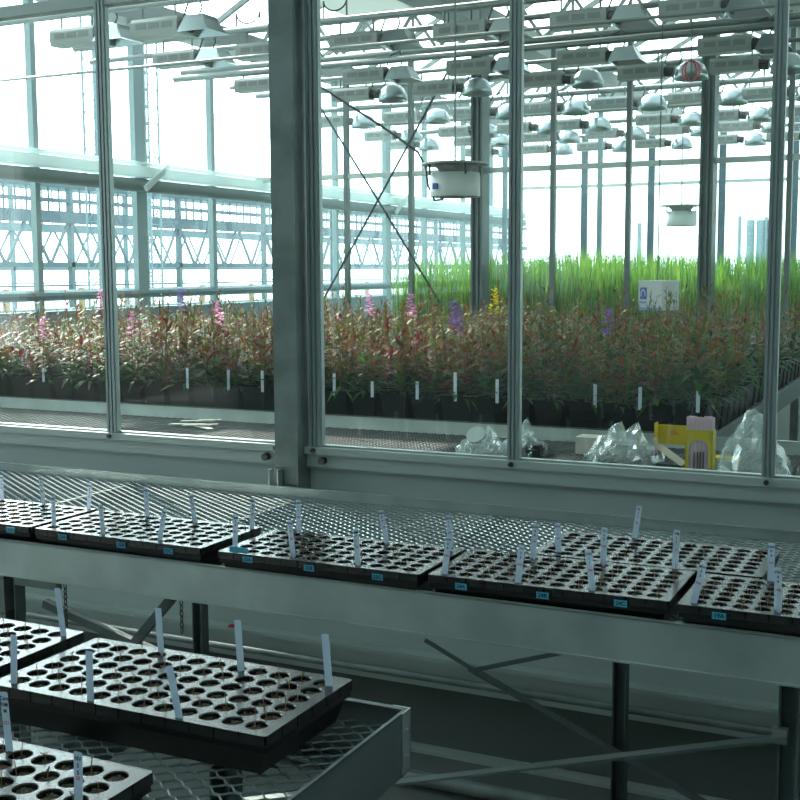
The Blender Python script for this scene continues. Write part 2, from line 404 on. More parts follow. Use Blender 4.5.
for k, (px, wd, tp) in enumerate(((750, .26, 220), (760, .26, 220), (739, .12, 216), (765.5, .12, 217), (772, .3, 220), (639, .15, 223))):
    b = ony(px, 250, 40); t = ony(px, tp, 40)
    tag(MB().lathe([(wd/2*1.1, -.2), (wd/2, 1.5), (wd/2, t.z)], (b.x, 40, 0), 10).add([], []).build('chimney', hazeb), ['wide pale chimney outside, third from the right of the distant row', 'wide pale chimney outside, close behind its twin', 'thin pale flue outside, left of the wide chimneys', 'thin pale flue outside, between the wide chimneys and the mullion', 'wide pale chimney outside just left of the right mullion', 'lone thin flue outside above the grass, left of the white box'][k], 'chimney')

# ================================================================== BENCHES
def expanded_mesh(x0, x1, y0, y1, z, L, S, wd, th):
    """zigzag strands, each one flat tilted ribbon with real thickness"""
    b = MB(); n = int((x1-x0)/(L/2)); rows = int((y1-y0)/(S/2))
    for j in range(0, rows+1):
        yc = y0 + j*S/2
        pts = []
        for i in range(n+1):
            s = 1 if (i+j) % 2 else -1
            for e in (-.1, .1): pts.append((min(max(x0+i*L/2+e*L, x0), x1), yc + s*S*.225))
        vs = []
        for x, y in pts:
            vs += [(x, y-wd/2, z-th*.2), (x, y+wd/2, z+th), (x, y+wd/2+.0006, z+th*.4), (x, y-wd/2+.0006, z-th)]
        fs = []
        for i in range(2*n+1):
            a = i*4; c = a+4
            for q in range(4): fs.append((a+q, c+q, c+(q+1) % 4, a+(q+1) % 4))
        b.add(vs, fs)
    return b
def bench(name, label, x0, x1, y0, y1, zt, zm, zb, legs, L, S, wd, brace=True, th=.0016, rm=None, mm_=None):
    r = thing(name, ((x0+x1)/2, (y0+y1)/2, 0), label, 'bench')
    t = .004
    for (a, b_, c, d) in ((x0, x1, y0, y0+t), (x0, x1, y1-t, y1), (x0, x0+t, y0+t, y1-t), (x1-t, x1, y0+t, y1-t)):
        q = MB().box(a, b_, c, d, zb, zt)
        # rolled top edge and lower flange
        if b_-a > d-c:
            s = 1 if c == y0 else -1; yy = c if s > 0 else d
            q.box(a, b_, min(yy, yy+s*.012), max(yy, yy+s*.012), zt-.002, zt+.002); q.box(a, b_, min(yy-s*.004, yy+s*.03), max(yy-s*.004, yy+s*.03), zb-.004, zb)
        else:
            s = 1 if a == x0 else -1; xx = a if s > 0 else b_
            q.box(min(xx, xx+s*.006), max(xx, xx+s*.006), c, d, zt-.002, zt+.002); q.box(min(xx, xx+s*.03), max(xx, xx+s*.03), c, d, zb-.004, zb)
        q.build('rim', rm or rimm, r)
    expanded_mesh(x0+.006, x1-.006, y0+.01, y1-.01, zm, L, S, wd, th).build('mesh_top', mm_ or meshm, r)
    k = x0+.4
    while k < x1: MB().box(k-.012, k+.012, y0+.01, y1-.01, zb+.004, zm-.004).build('cross_member', galv, r); k += .7
    for (lx, ly) in legs:
        q = MB()
        # C-channel leg
        q.box(lx-.02, lx+.02, ly+.016, ly+.02, 0, zb); q.box(lx-.02, lx-.016, ly-.02, ly+.016, 0, zb); q.box(lx+.016, lx+.02, ly-.02, ly+.016, 0, zb)
        q.build('leg', MATS['dark galvanised post'], r)
    return r
# foreground bench
FB = bench('mesh_bench', 'nearest low-rimmed mesh bench carrying the trays at the bottom left', -4.5, -.815, .72, 1.72, .875, .845, .772,
      [(-1.1, .85), (-1.1, 1.6), (-3.4, .85), (-3.4, 1.6)], .052, .034, .0030, rm=mat('dull rim metal', (.15, .18, .18), .45, .4, .15, 8), mm_=mat('dull grey expanded metal', (.13, .16, .16), .42, .5))
q = MB().box(-.815, -.8125, 1.69, 1.722, .772, .877).box(-.845, -.8125, 1.72, 1.7225, .772, .877)
c = q.build('corner_bracket', alu, FB); c['label'] = 'riveted corner plate'
for z in (.80, .845): MB().tube([(-.8125, 1.706, z), (-.809, 1.706, z)], .0035, 8).build('rivet', alu, FB)
# middle bench
MBn = bench('mesh_bench', 'long mesh bench along the glass partition, with a wide front rim of brushed metal', -6.6, 1.6, 2.38, 3.39, .875, .845, .782,
      [(-2.38, 2.45), (-.30, 2.45), (1.5, 2.45), (-4.5, 2.45), (ony(620, 720, 3.3).x, 3.3), (ony(200, 610, 3.3).x, 3.3), (-4.5, 3.3), (1.0, 3.3)], .046, .030, .0028)
q = MB()
q.bar((-.30, 2.43, .655), (-2.38, 2.43, .03), .006, .032, (0, 1, 0)); 
q.build('brace', MATS['dark galvanised post'], MBn)
MB().bar(ony(45, 603, 2.47), ony(132, 642, 2.47), .022, .022).bar(ony(132, 642, 2.47), ony(240, 690, 2.47), .022, .022).build('brace', MATS['dark galvanised post'], MBn)
MB().bar(ony(172, 598, 2.46), ony(133, 645, 2.46), .022, .022).build('brace', MATS['dark galvanised post'], MBn)
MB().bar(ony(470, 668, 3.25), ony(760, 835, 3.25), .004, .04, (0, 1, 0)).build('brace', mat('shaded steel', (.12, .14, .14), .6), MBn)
MB().bar(ony(425, 640, 3.2), ony(474, 670, 3.2), .01, .01).bar(ony(474, 670, 3.2), ony(565, 652, 3.2), .012, .012).build('brace', MATS['dark galvanised post'], MBn)
MB().box(-.33, -.30, 2.42, 2.44, .64, .67).build('bracket', galv, MBn)
MB().box(-2.44, -2.39, 2.42, 2.47, .66, .75).box(-2.35, -2.20, 2.42, 2.44, .742, .775).build('bracket', galv, MBn)
# chains hanging under the middle bench
def chain(px, ytop, ybot, label):
    a = ony(px, ytop, 2.43); b = ony(px, ybot, 2.43); n = max(4, int((a.z-b.z)/.0145))
    q = MB()
    for k in range(n):
        z = .778-k*.0145; X = a.x
        pts = [(X+(.0045*math.cos(t) if k % 2 else 0), 2.43+(0 if k % 2 else .0045*math.cos(t)), z-.0085+.0095*math.sin(t)) for t in [2*PI*j/8 for j in range(9)]]
        q.tube(pts, .0016, 5, False)
    tag(q.build('chain', bolt), label, 'chain')
chain(65, 584, 640, 'long thin chain hanging under the middle bench beside its left leg')
chain(181, 592, 631, 'short thin chain hanging under the middle bench, right of the slanting brace')
# far bench inside the next room with mesh, and the planted bench
NB = bench('mesh_bench', 'empty mesh bench just behind the glass, with bags and boxes lying on it', -6.9, 3.6, 3.62, 5.0, .90, .845, .80,
      [(-4.5, 3.8), (-4.5, 4.8), (-1, 3.8), (-1, 4.8), (2, 3.8), (2, 4.8)], .046, .030, .0028, mm_=mat('dull expanded metal', (.045, .055, .055), .6, .1))
PX1 = -.99
PB = thing('planting_bench', (-3.9, 7.4, 0), 'wide bench behind the glass covered with potted red-leaved plants', 'bench')
MB().box(-6.9, PX1, 5.06, 5.066, .79, .90).box(-6.9, PX1, 9.9, 9.906, .79, .90).box(PX1-.006, PX1, 5.06, 9.9, .77, .885).build('rim', MATS['dull grey expanded metal'], PB)
MB().box(-6.9, PX1-.006, 5.066, 9.9, .835, .845).build('bench_top', rust, PB)
for x in (-6, -4, -2, -1.2):
    for y in (5.3, 7.4, 9.5): MB().box(x-.03, x+.03, y-.03, y+.03, 0, .8).build('leg', galv, PB)
GB = thing('grass_bench', (-2.4, 12.6, 0), 'bench in the farthest room carrying the tall green grass', 'bench')
MB().box(-5.55, 2.4, 11.2, 14.4, .80, .90).build('bench_top', rust, GB)
for x in (-5, -2.4, 0, 2):
    for y in (11.4, 14.2): MB().box(x-.03, x+.03, y-.03, y+.03, 0, .8).build('leg', galv, GB)
tag(MB().box(-.55, 4.5, 5.5, 9.9, .78, .88).box(-.3, -.24, 5.6, 5.66, 0, .78).box(3.9, 3.96, 5.6, 5.66, 0, .78).box(-.3, -.24, 9.7, 9.76, 0, .78).box(3.9, 3.96, 9.7, 9.76, 0, .78).build('side_bench', galv), 'bare metal bench across the aisle behind the right window', 'bench')

# ================================================================== SEEDLING TRAYS
TW, TD, TH, NX, NY = .54, .27, .070, 12, 6
def make_tray():
    """origin: centre of the bottom"""
    r = thing('seedling_tray', (0, 0, 0))
    b = MB(); zt = TH; fx, fy = .014, .012
    cw = (TW-2*fx)/NX; ch = (TD-2*fy)/NY; n = 16; R = .0168
    for i in range(NX):
        for j in range(NY):
            cx = -TW/2+fx+cw*(i+.5); cy = -TD/2+fy+ch*(j+.5)
            sq = []; ci = []; lip = []; bo = []
            for k in range(n):
                t = 2*PI*k/n; ct, st = math.cos(t), math.sin(t); s = 1/max(abs(ct), abs(st))
                sq.append((cx+ct*s*cw/2, cy+st*s*ch/2, zt)); lip.append((cx+ct*R*1.07, cy+st*R*1.07, zt)); ci.append((cx+ct*R, cy+st*R, zt-.002)); bo.append((cx+ct*R*.72, cy+st*R*.72, zt-.045))
            fs = []
            for k in range(n):
                k2 = (k+1) % n
                fs += [(k, k2, n+k2, n+k), (n+k, n+k2, 2*n+k2, 2*n+k), (2*n+k, 2*n+k2, 3*n+k2, 3*n+k)]
            fs.append(tuple(3*n+k for k in range(n)))
            b.add(sq+lip+ci+bo, fs)
    x, y = TW/2, TD/2
    for (a0, a1, c0, c1) in ((-x, x, -y, -y+fy), (-x, x, y-fy, y), (-x, -x+fx, -y+fy, y-fy), (x-fx, x, -y+fy, y-fy)):
        b.add([(a0, c0, zt), (a1, c0, zt), (a1, c1, zt), (a0, c1, zt)], [(0, 1, 2, 3)])
    # segmented turned-down flange
    sw = TW/12
    for k in range(12):
        for yy, s in ((-y, -1), (y, 1)):
            b.box(-x+k*sw+.0012, -x+(k+1)*sw-.0012, min(yy, yy+s*.0022), max(yy, yy+s*.0022), zt-.017, zt+.0002)
    for k in range(6):
        s6 = TD/6
        for xx, s in ((-x, -1), (x, 1)):
            b.box(min(xx, xx+s*.0022), max(xx, xx+s*.0022), -y+k*s6+.0012, -y+(k+1)*s6-.0012, zt-.017, zt+.0002)
    b.build('cell_insert', trayp, r, world=False)
    b = MB(); xo, yo = x-.002, y-.002; xi, yi = x-.020, y-.018
    def ring(a, bb, z): return [(-a, -bb, z), (a, -bb, z), (a, bb, z), (-a, bb, z)]
    vs = ring(xo, yo, zt-.016)+ring(xo+.001, yo+.001, zt-.028)+ring(xo-.006, yo-.006, zt-.029)+ring(xi, yi, .001)
    fs = []
    for a in (0, 4, 8): fs += [(a+k, a+4+k, a+4+(k+1) % 4, a+(k+1) % 4) for k in range(4)]
    fs.append((12, 15, 14, 13)); b.add(vs, fs)
    b.build('drip_tray', blackp, r, world=False)
    b = MB()
    rnd = random.Random(4)
    for i in range(NX):
        for j in range(NY):
            cx = -TW/2+fx+cw*(i+.5); cy = -TD/2+fy+ch*(j+.5); z = zt-.0065-rnd.random()*.003
            vs = [(cx, cy, z+.003)]+[(cx+math.cos(2*PI*k/10)*R*.95, cy+math.sin(2*PI*k/10)*R*.95, z+rnd.uniform(-.002, .002)) for k in range(10)]
            b.add(vs, [(0, 1+k, 1+(k+1) % 10) for k in range(10)])
            for g_ in range(7):
                gx = cx+rnd.uniform(-.01, .01); gy = cy+rnd.uniform(-.01, .01); e = rnd.uniform(.001, .0024)
                b.box(gx-e, gx+e, gy-e, gy+e*.6, z, z+.0045)
    o = b.build('soil', soilm, r, world=False); tag(o, 'speckled brown potting soil in the cells', kind='stuff')
    # seedlings: thin dry stalks, variants
    SD = []
    for v in range(5):
        q = MB(); rr = random.Random(v); h = rr.uniform(.022, .038); dx, dy = rr.uniform(-.006, .006), rr.uniform(-.004, .004)
        q.tube([(0, 0, 0), (dx*.4, dy*.4, h*.5), (dx, dy, h)], [.0011, .0008, .0005], 5)
        if v > 2:
            for s in (-1, 1): q.bar((dx*.8, dy*.8, h*.7), (dx+s*.006, dy, h*.9), .0015, .0008)
        me = q.build('seedling', stalk, world=False); SD.append(me.data); D.objects.remove(me)
    return r, SD, cw, ch, fx, fy
TRAY0, SDM, CW, CH, FX, FY = make_tray(); remember(TRAY0)
FIRST = [True]
def place_tray(xc, yc, rz, label, dens, seed, z=.847):
    t = TRAY0 if FIRST[0] else copy_tree(TRAY0); FIRST[0] = False
    t.location = (xc, yc, z); t.rotation_euler = (0, 0, rz)
    tag(t, label, 'seed tray', 'black seedling trays')
    rnd = random.Random(seed); n = 0
    for i in range(NX):
        for j in range(NY):
            if rnd.random() > dens: continue
            s = D.objects.new('seedling', rnd.choice(SDM)); COL.objects.link(s); s.parent = t
            s.location = (-TW/2+FX+CW*(i+.5)+rnd.uniform(-.006, .006), -TD/2+FY+CH*(j+.5)+rnd.uniform(-.006, .006), TH-.012)
            s.rotation_euler = (rnd.uniform(-.1, .1), rnd.uniform(-.1, .1), rnd.uniform(0, 6.28)); n += 1
    return t
T = {}
T['F1'] = place_tray(-1.183, 1.566, .0, 'black seedling tray in the middle of the nearest bench, with blank white tags', .7, 1)
T['F0'] = place_tray(-1.772, 1.585, .0, 'black seedling tray at the back left corner of the nearest bench', .7, 2)
T['G1'] = place_tray(-1.258, 1.125, .0, 'black seedling tray cut by the bottom left corner of the view', .6, 3)
T['M1'] = place_tray(-2.535, 2.53, .0, 'leftmost black seedling tray on the middle bench', .5, 5)
T['M2'] = place_tray(-1.968, 2.522, -.01, 'second black seedling tray from the left on the middle bench, three blue tapes', .6, 6)
T['M3'] = place_tray(-1.372, 2.512, .0, 'third black seedling tray on the middle bench, long blue tape at its corner', .6, 7)
T['M4'] = place_tray(-.812, 2.527, .012, 'fourth black seedling tray on middle bench, tapes marked 24A 24B 24C', .75, 8)
T['M5'] = place_tray(-.248, 2.52, .0, 'rightmost black seedling tray on the front edge of the middle bench, tape marked 19A', .75, 9)
T['B1'] = place_tray(-.668, 2.81, .0, 'black seedling tray in the back row, behind the fourth tray', .15, 10)
# tapes on the front flanges
def tape_at(px, py, s, label, wpx=11, big=False, z=None):
    Y = 2.381 if not 235 < px < 400 else 2.3725
    p = ony(px, py, Y); wd = .028 if not big else .055; hh = .0145
    r = thing('tape_label', (p.x, Y, p.z), label, 'tape label', 'blue tape labels on tray edges')
    MB().box(p.x-wd/2, p.x+wd/2, Y-.0006, Y, p.z-hh/2, p.z+hh/2).build('tape', tape, r)
    if s: put_text(s, .0125, ink, r, (0, -.0009, 0), (PI/2, 0, 0))
tape_at(10.5, 530, '22C', 'small blue tape label on the front of the leftmost tray')
tape_at(62.5, 537, '23A', 'small blue tape label near the left end of the second tray front')
tape_at(121, 545, '23B', 'small blue tape label at the middle of the second tray front')
tape_at(168.5, 551, '23C', 'small blue tape label near the right end of the second tray front')
tape_at(239, 550, '', 'long plain blue tape strip over the left corner of the third tray', big=True)
tape_at(247.5, 559.5, '23A', 'small blue tape label below the long strip on the third tray')
tape_at(309, 568, '23B', 'small blue tape label at the middle of the third tray front')
tape_at(377.5, 577, '23C', 'small blue tape label near the right end of the third tray front')
tape_at(461, 586.5, '24A', 'blue tape label reading 24A on the fourth tray')
tape_at(542.5, 595.5, '24B', 'blue tape label reading 24B on the fourth tray')
tape_at(620.5, 603.5, '24C', 'blue tape label reading 24C on the fourth tray')
tape_at(719, 616, '19A', 'blue tape label reading 19A on the rightmost tray')

# ================================================================== PLANT TAGS
def plant_tag(bx, by, tx, ty, txt, label, grp, wd=.0135, lean=0, rz=.28, lines=True, zp=.917, h2=None):
    b = onz(bx, by, zp); b.y = max(b.y, 1.437 if b.y > 1.35 else b.y); t = ony(tx, ty, b.y)
    d = (t-b); hgt = d.length
    r = thing('plant_tag', tuple(b), label, 'plant tag', grp)
    ang = math.atan2(d.x, d.z)
    q = MB(); th = .0007; hw = wd/2
    prof = [(-hw, 0), (hw, 0), (hw, hgt-.0015), (hw-.0015, hgt), (-hw+.0015, hgt), (-hw, hgt-.0015)]
    vs = [(x, -th/2, z) for x, z in prof]+[(x, th/2, z) for x, z in prof]
    vs += [(-.001, -th/2, -.012), (.001, -th/2, -.012), (.001, th/2, -.012), (-.001, th/2, -.012)]
    fs = [(0,1,2,3,4,5), (11,10,9,8,7,6), (12,13,1,0), (14,15,6,7), (13,14,7,1), (15,12,0,6)]+[(k, 6+k, 6+(k+1) % 6, (k+1) % 6) for k in range(1, 6)]
    q.add(vs, fs); o = q.build('blade', tagm, r, world=False)
    r.rotation_euler = Matrix.Rotation(ang, 3, 'Y').to_euler()
    r.rotation_euler.rotate(Matrix.Rotation(0, 3, 'Z'))
    if txt:
        a, n, red = txt
        z = hgt-.009
        put_text(a, .0082, ink, r, (0, -.0006, z), (PI/2, 0, 0)); put_text(n, .0082, ink, r, (0, -.0006, z-.0095), (PI/2, 0, 0))
        if hgt > .06: put_text(n[-1] if len(n) else '1', .0082, ink, r, (0, -.0006, z-.019), (PI/2, 0, 0))
        put_text(red, .0072, redink, r, (0, -.0006, hgt*.48), (PI/2, 0, 0))
    return r
TG = [
(2, 500, 1, 475, 'NW', '3', '22', 'tag at the left frame edge, standing behind the leftmost tray'),
(43.7, 505, 40, 476, 'NW', '4', '22', 'tag standing at the back of the leftmost tray, left one of two'),
(88.7, 509, 90, 483, 'NW', '5', '22', 'tag at the back right corner of the leftmost tray'),
(54, 525.7, 53, 496, 'NW', '1', '23', 'tag at the front left corner of the second tray'),
(103, 533.7, 100.7, 504.5, 'NW', '2', '23', 'tag at the front of the second tray, left of its middle'),
(147.5, 516, 145.5, 487.5, 'NW', '7', '23', 'tag at the back of the second tray near its middle'),
(160, 540, 164.5, 509, 'NW', '6', '23', 'tag at the front right of the second tray, leaning right'),
(195.5, 522.5, 190.5, 494, 'NW', '9', '23', 'tag at the back right of the second tray, leaning left'),
(252, 528.7, 252.7, 498, 'MW', '4', '23', 'tag behind the left end of the third tray, upright'),
(235, 547.5, 235.7, 514.5, 'NW', '7', '23', 'tag at the third tray corner above the long blue tape'),
(299, 533, 298, 500, 'NW', '1', '26', 'tag at the back of the third tray, left of its middle'),
(293, 556, 289.5, 520, 'NW', '3', '26', 'tag at the front of the third tray, left of its middle'),
(358, 563.7, 355.7, 528.7, 'MM', '1', '26', 'tag at the front of the third tray, right of its middle'),
(386.7, 542.5, 380.5, 510, 'NW', '8', '26', 'tag at the back of the third tray, leaning left'),
(451, 548, 448, 515, 'NW', '1', '24', 'tag half hidden behind another, between third and fourth tray'),
(444.5, 573.7, 449, 536, 'NW', '8', '246', 'tag at the fourth tray left corner, overlapping a rear tag'),
(518, 582.5, 521.7, 545, 'TV', '3', '246', 'tag at the front middle of the fourth tray reading TV 3'),
(532.5, 557.5, 536, 523.7, 'NW', '8', '246', 'tag at the back of the fourth tray, just left of the rear tray'),
(558.7, 552, 557.5, 523, 'NW', '1', '24', 'tag at the front left corner of the rear tray'),
(592.5, 589, 588, 550, 'VW', '1', '246', 'tag at the front right of the fourth tray, leaning left'),
(634.5, 538, 639.5, 506, 'PL', '1', '24', 'tag at the very back of the rear tray, leaning right'),
(603, 563.7, 604.5, 527.5, 'TV', '5', '240', 'tag at the back of the fourth tray in front of the rear tray'),
(675, 568.7, 677, 530, 'YM', '1', '24', 'tag at the back right corner of the fourth tray'),
(770.7, 581, 771.5, 543, 'NW', '8', '19A', 'tag behind the rightmost tray, farther of two at right edge'),
(693.7, 601.7, 703.7, 563, 'MW', '5', '19A', 'tag at the front left corner of the rightmost tray, leaning right'),
(778, 610.5, 778, 568, 'YW', '4', '19B', 'tag at the rightmost tray front, nearer of two at right edge'),
]
for (bx, by, tx, ty, a, n, rd, lb) in TG:
    plant_tag(bx, by, tx, ty, (a, n, rd), 'written plant '+lb, 'white plant tags on the middle bench', .0145)
for (bx, by, tx, ty, txt, lb) in [
    (241, 670, 237.5, 620, None, 'tall blank white plant tag at the back of the middle foreground tray, right of centre'),
    (329, 686, 325, 634, None, 'tall blank white plant tag at the back right corner of the middle foreground tray'),
    (161, 652, 158, 608, None, 'blank white plant tag at the back of the middle foreground tray, left of centre'),
    (63.7, 636, 57, 588, None, 'blank white plant tag at the back right corner of the left foreground tray'),
    (14, 682, 13.7, 635, None, 'blank white plant tag at the front left corner of the middle foreground tray'),
    (90.5, 701, 89, 651, None, 'blank white plant tag at the front of the middle foreground tray, left one'),
    (176, 720, 169, 666, None, 'blank white plant tag at the front of the middle foreground tray, leaning left'),
    (9.5, 751, 3.5, 692, ('Cam', 'NM', '221'), 'white plant tag with black and red writing at the bottom left frame edge'),
    (78.5, 802, 78, 752, ('NV', '5', '20'), 'narrow written white plant tag cut by the bottom frame edge')]:
    plant_tag(bx, by, tx, ty, txt, lb, 'white plant tags on the nearest bench', .0138)

# ================================================================== POTTED RED-LEAVED PLANTS
def leaf(q, base, dirv, L, W, droop, mi):
    d = Vector(dirv).normalized(); s = d.cross(Vector((0, 0, 1)))
    if s.length < .05: s = Vector((1, 0, 0))
    s.normalize(); b = Vector(base); q.mi = mi
    m1 = b+d*L*.45+Vector((0, 0, -droop*.25*L)); t = b+d*L+Vector((0, 0, -droop*L))
    q.add([b, m1-s*W/2, m1+s*W/2, t], [(0, 1, 2), (1, 3, 2)])
def foliage(seed, h, kind, spread=.07, dense=1.0):
    rnd = random.Random(seed); q = MB(); st = MB()
    ns = rnd.choice((2, 3, 4))
    for s in range(ns):
        ax, ay = rnd.uniform(-.045, .045), rnd.uniform(-.045, .045); hh = h*rnd.uniform(.5, .95) if s else h
        tx, ty = ax+rnd.uniform(-.05, .05), ay+rnd.uniform(-.05, .05)
        P = lambda u: Vector((ax+(tx-ax)*u*u, ay+(ty-ay)*u*u, hh*u))
        st.tube([P(0), P(.35), P(.7), P(1)], [.0028, .0024, .0018, .0008], 4, False)
        n = int(34*dense); phi = rnd.uniform(0, 6)
        for k in range(n):
            u = .06+.94*k/n; phi += 2.4; p = P(u)
            L = (.092*(1-u)+.030)*rnd.uniform(.7, 1.3); W = L*rnd.uniform(.17, .25)
            el = rnd.uniform(.0, .9) + (.5 if u > .8 else 0)
            d = (math.cos(phi)*math.cos(el), math.sin(phi)*math.cos(el), math.sin(el))
            x = rnd.random()
            if kind == 'red':
                mi = (0 if x < .42 else 1 if x < .62 else 2 if x < .88 else 3) if u > .3 else (3 if x < .35 else 4 if x < .6 else 2 if x < .85 else 0)
            elif kind == 'olive':
                mi = (1 if x < .25 else 2 if x < .75 else 3 if x < .9 else 0) if u > .3 else (3 if x < .5 else 4)
            else:
                mi = (0 if x < .2 else 1 if x < .3 else 2 if x < .6 else 3 if x < .85 else 4) if u > .35 else (3 if x < .35 else 4)
            leaf(q, p, d, L, W, rnd.uniform(.0, .5), mi)
    for k in range(9):   # long low leaves over the pot edge
        phi = rnd.uniform(0, 6.28); L = rnd.uniform(.07, .13)
        leaf(q, (math.cos(phi)*.03, math.sin(phi)*.03, .02), (math.cos(phi), math.sin(phi), .45), L, .018, rnd.uniform(.5, 1.0), 3 if rnd.random() < .6 else 4)
    return q, st
LM = [L_red, L_org, L_olv, L_grn, L_drk]
def flowers(seed, h, n):
    rnd = random.Random(seed); q = MB()
    for k in range(n):
        z = h+.02-.13*k/n; a = rnd.uniform(0, 6.28); r = .006+.022*k/n*rnd.uniform(.6, 1.2)
        c = Vector((math.cos(a)*r, math.sin(a)*r, z))
        for j in range(4):
            t = a+j*PI/2; d = Vector((math.cos(t), math.sin(t), rnd.uniform(-.2, .6))); s = Vector((-math.sin(t), math.cos(t), 0))
            q.add([c, c+d*.012-s*.009, c+d*.019, c+d*.012+s*.009], [(0, 1, 2, 3)])
    return q
PZ = .845; PH = .165
def pot_mb():
    q = MB()
    def rg(a, z): return [(-a, -a, z), (a, -a, z), (a, a, z), (-a, a, z)]
    vs = rg(.052, 0)+rg(.066, PH-.02)+rg(.071, PH-.02)+rg(.072, PH)+rg(.066, PH)+rg(.064, PH-.015)
    fs = [(3, 2, 1, 0)]
    for a in (0, 4, 8, 12, 16): fs += [(a+k, a+(k+1) % 4, a+4+(k+1) % 4, a+4+k) for k in range(4)]
    fs.append((20, 21, 22, 23)); q.add(vs, fs); return q
PROTO = {}
pot_me = None; potm = mat('matte black plastic', (.006, .007, .007), .7, 0, 0, 20, 0, .15)
for kind in ('red', 'olive', 'mix'):
    for v in range(3):
        r = thing('potted_fireweed', (0, 0, 0)); q, st = foliage(hash(kind) % 1 + v*7+len(kind), .38, kind)
        if pot_me is None: o = pot_mb().build('pot', potm, r, world=False); pot_me = o.data
        else: o = D.objects.new('pot', pot_me); COL.objects.link(o); o.parent = r
        f = q.build('foliage', LM, r, world=False); s = st.build('stem', stemm, r, world=False)
        f.location.z = s.location.z = PH-.015
        PROTO[(kind, v)] = [r, [o, f, s], False]
rnd = random.Random(11)
PITCH_P = .157; cols = 36
def zone_label(x, row):
    px = 'left of first mullion' if x < -4.2 else 'left of big post' if x < -3.1 else 'right of big post' if x < -1.9 else 'behind the bags'
    where = 'front row of planted bench' if row == 0 else 'rows behind front pots'
    col_ = 'red and orange leaved' if x < -1.9 else 'brownish green leaved'
    return '%s fireweed, %s, %s' % (col_, where, px), 'potted fireweeds %s %s' % ('front row' if row == 0 else 'behind', px)
FLW = [(212, 312, 'pink', P_pnk), (186, 298, 'violet', P_vio), (136, 322, 'pale pink', P_pnk), (95, 300, 'pink', P_pnk), (42, 332, 'magenta', P_pnk), (462, 318, 'violet', P_vio), (487, 300, 'yellow', P_yel), (741, 298, 'pink', P_pnk), (407, 305, 'pale pink', P_pnk), (508, 318, 'violet', P_vio), (596, 320, 'violet', P_vio), (359, 303, 'pink', P_pnk), (450, 312, 'violet', P_vio)]
FX_ = []
NEAR = {212: 'the tallest violet spike', 186: 'the pale pink cluster', 136: 'the mullion', 95: 'the mullion left side', 42: 'the frame edge', 462: 'the yellow flower', 487: 'the dark post', 741: 'the right post', 407: 'the bracing wire', 508: 'the middle mullion', 596: 'the dark upright', 359: 'the red leaves', 450: 'the green grass edge'}
for (px, py, cn, m_) in FLW:
    row = {212: 2, 186: 4, 136: 1, 95: 3, 42: 2, 462: 0, 487: 3, 741: 4, 407: 3, 508: 2, 596: 2, 359: 4, 450: 2}[px]
    Y = 5.16+row*PITCH_P; p = ony(px, py-8, Y)
    FX_.append((round((p.x+1.08)/-PITCH_P), row, p.z, cn, m_, NEAR[px]))
for row in range(8):
    for c in range(cols):
        x = -1.08-c*PITCH_P; y = 5.16+row*PITCH_P
        kind = ('red' if rnd.random() < .62 else 'olive') if x < -2.1 else ('mix' if rnd.random() < .8 else 'olive')
        v = rnd.randrange(3); P = PROTO[(kind, v)]
        if P[2]:
            r = P[0].copy(); COL.objects.link(r); ch = []
            for o in P[1]:
                k = o.copy(); COL.objects.link(k); k.parent = r; ch.append(k)
        else: r = P[0]; P[2] = True; ch = P[1]
        fl = [f for f in FX_ if f[0] == c and f[1] == row]
        hs = rnd.choice((.68, .76, .84, .90, .96, 1.02, 1.14, 1.34))*rnd.uniform(.95, 1.05)*(.80+.24*min(1, max(0, (x+6.7)/3.8)))
        lb, gp = zone_label(x, row)
        if fl: hs = max(.8, min(1.6, (fl[0][2]-PZ-PH)/.385)); lb = '%s flowering fireweed in the %s row, %s, near %s' % (fl[0][3], ORD[row], zone_label(x, 1)[0].split(', ')[-1], fl[0][5]); gp = 'flowering fireweeds'
        r.location = (x+rnd.uniform(-.006, .006), y, PZ+.001); r.rotation_euler = (0, 0, 0)
        a = rnd.uniform(0, 6.28)
        for k in ch[1:]: k.rotation_euler = (0, 0, a); k.scale = (1.15, 1.15, hs)
        tag(r, lb, 'potted plant', gp)
        if fl:
            q = flowers(row*40+c, .385*hs, 26); k = q.build('flower_spike', fl[0][4], r, world=False); k.location.z = PH-.01; k['label'] = fl[0][3]+' flower spike'
for P in PROTO.values():
    if not P[2]:
        for o in P[1]: D.objects.remove(o)
        D.objects.remove(P[0])
# the rows behind, one mass
q = MB(); sq = MB(); pot_v = pot_mb()
base = [foliage(50+k, .36, kk, dense=.8) for k, kk in enumerate(('red', 'olive', 'mix', 'mix', 'red', 'mix'))]
y = 5.16+8*PITCH_P
vv, ff, mm = [], [], []
while y < 9.7:
    x = -1.12
    while x > -6.75:
        red = x < -2.4+(y-6)*-.3
        bi = rnd.choice((0, 1, 4) if red else (2, 3, 5, 1)); Q = base[bi][0]; Sx = base[bi][1]
        a = rnd.uniform(0, 6.28); ca, sa = math.cos(a), math.sin(a); hs = rnd.choice((.66, .78, .86, .94, 1.02, 1.26))*rnd.uniform(.95, 1.05)*(.82+.24*min(1, max(0, (x+6.7)/3.8)))
        ox, oy = x+rnd.uniform(-.03, .03), y+rnd.uniform(-.03, .03)
        for src, off in ((Q, 0), (Sx, 5)):
            b = len(vv); vv += [(ox+(vx*ca-vy*sa)*1.2, oy+(vx*sa+vy*ca)*1.2, PZ+PH-.015+vz*hs) for vx, vy, vz in src.v]
            ff += [tuple(b+i for i in f) for f in src.f]; mm += [(mi if off == 0 else 5) for mi in src.m]
        b = len(vv); vv += [(x+vx, y+vy, PZ+vz) for vx, vy, vz in pot_v.v]; ff += [tuple(b+i for i in f) for f in pot_v.f]; mm += [6]*len(pot_v.f)
        x -= .185
    y += .185
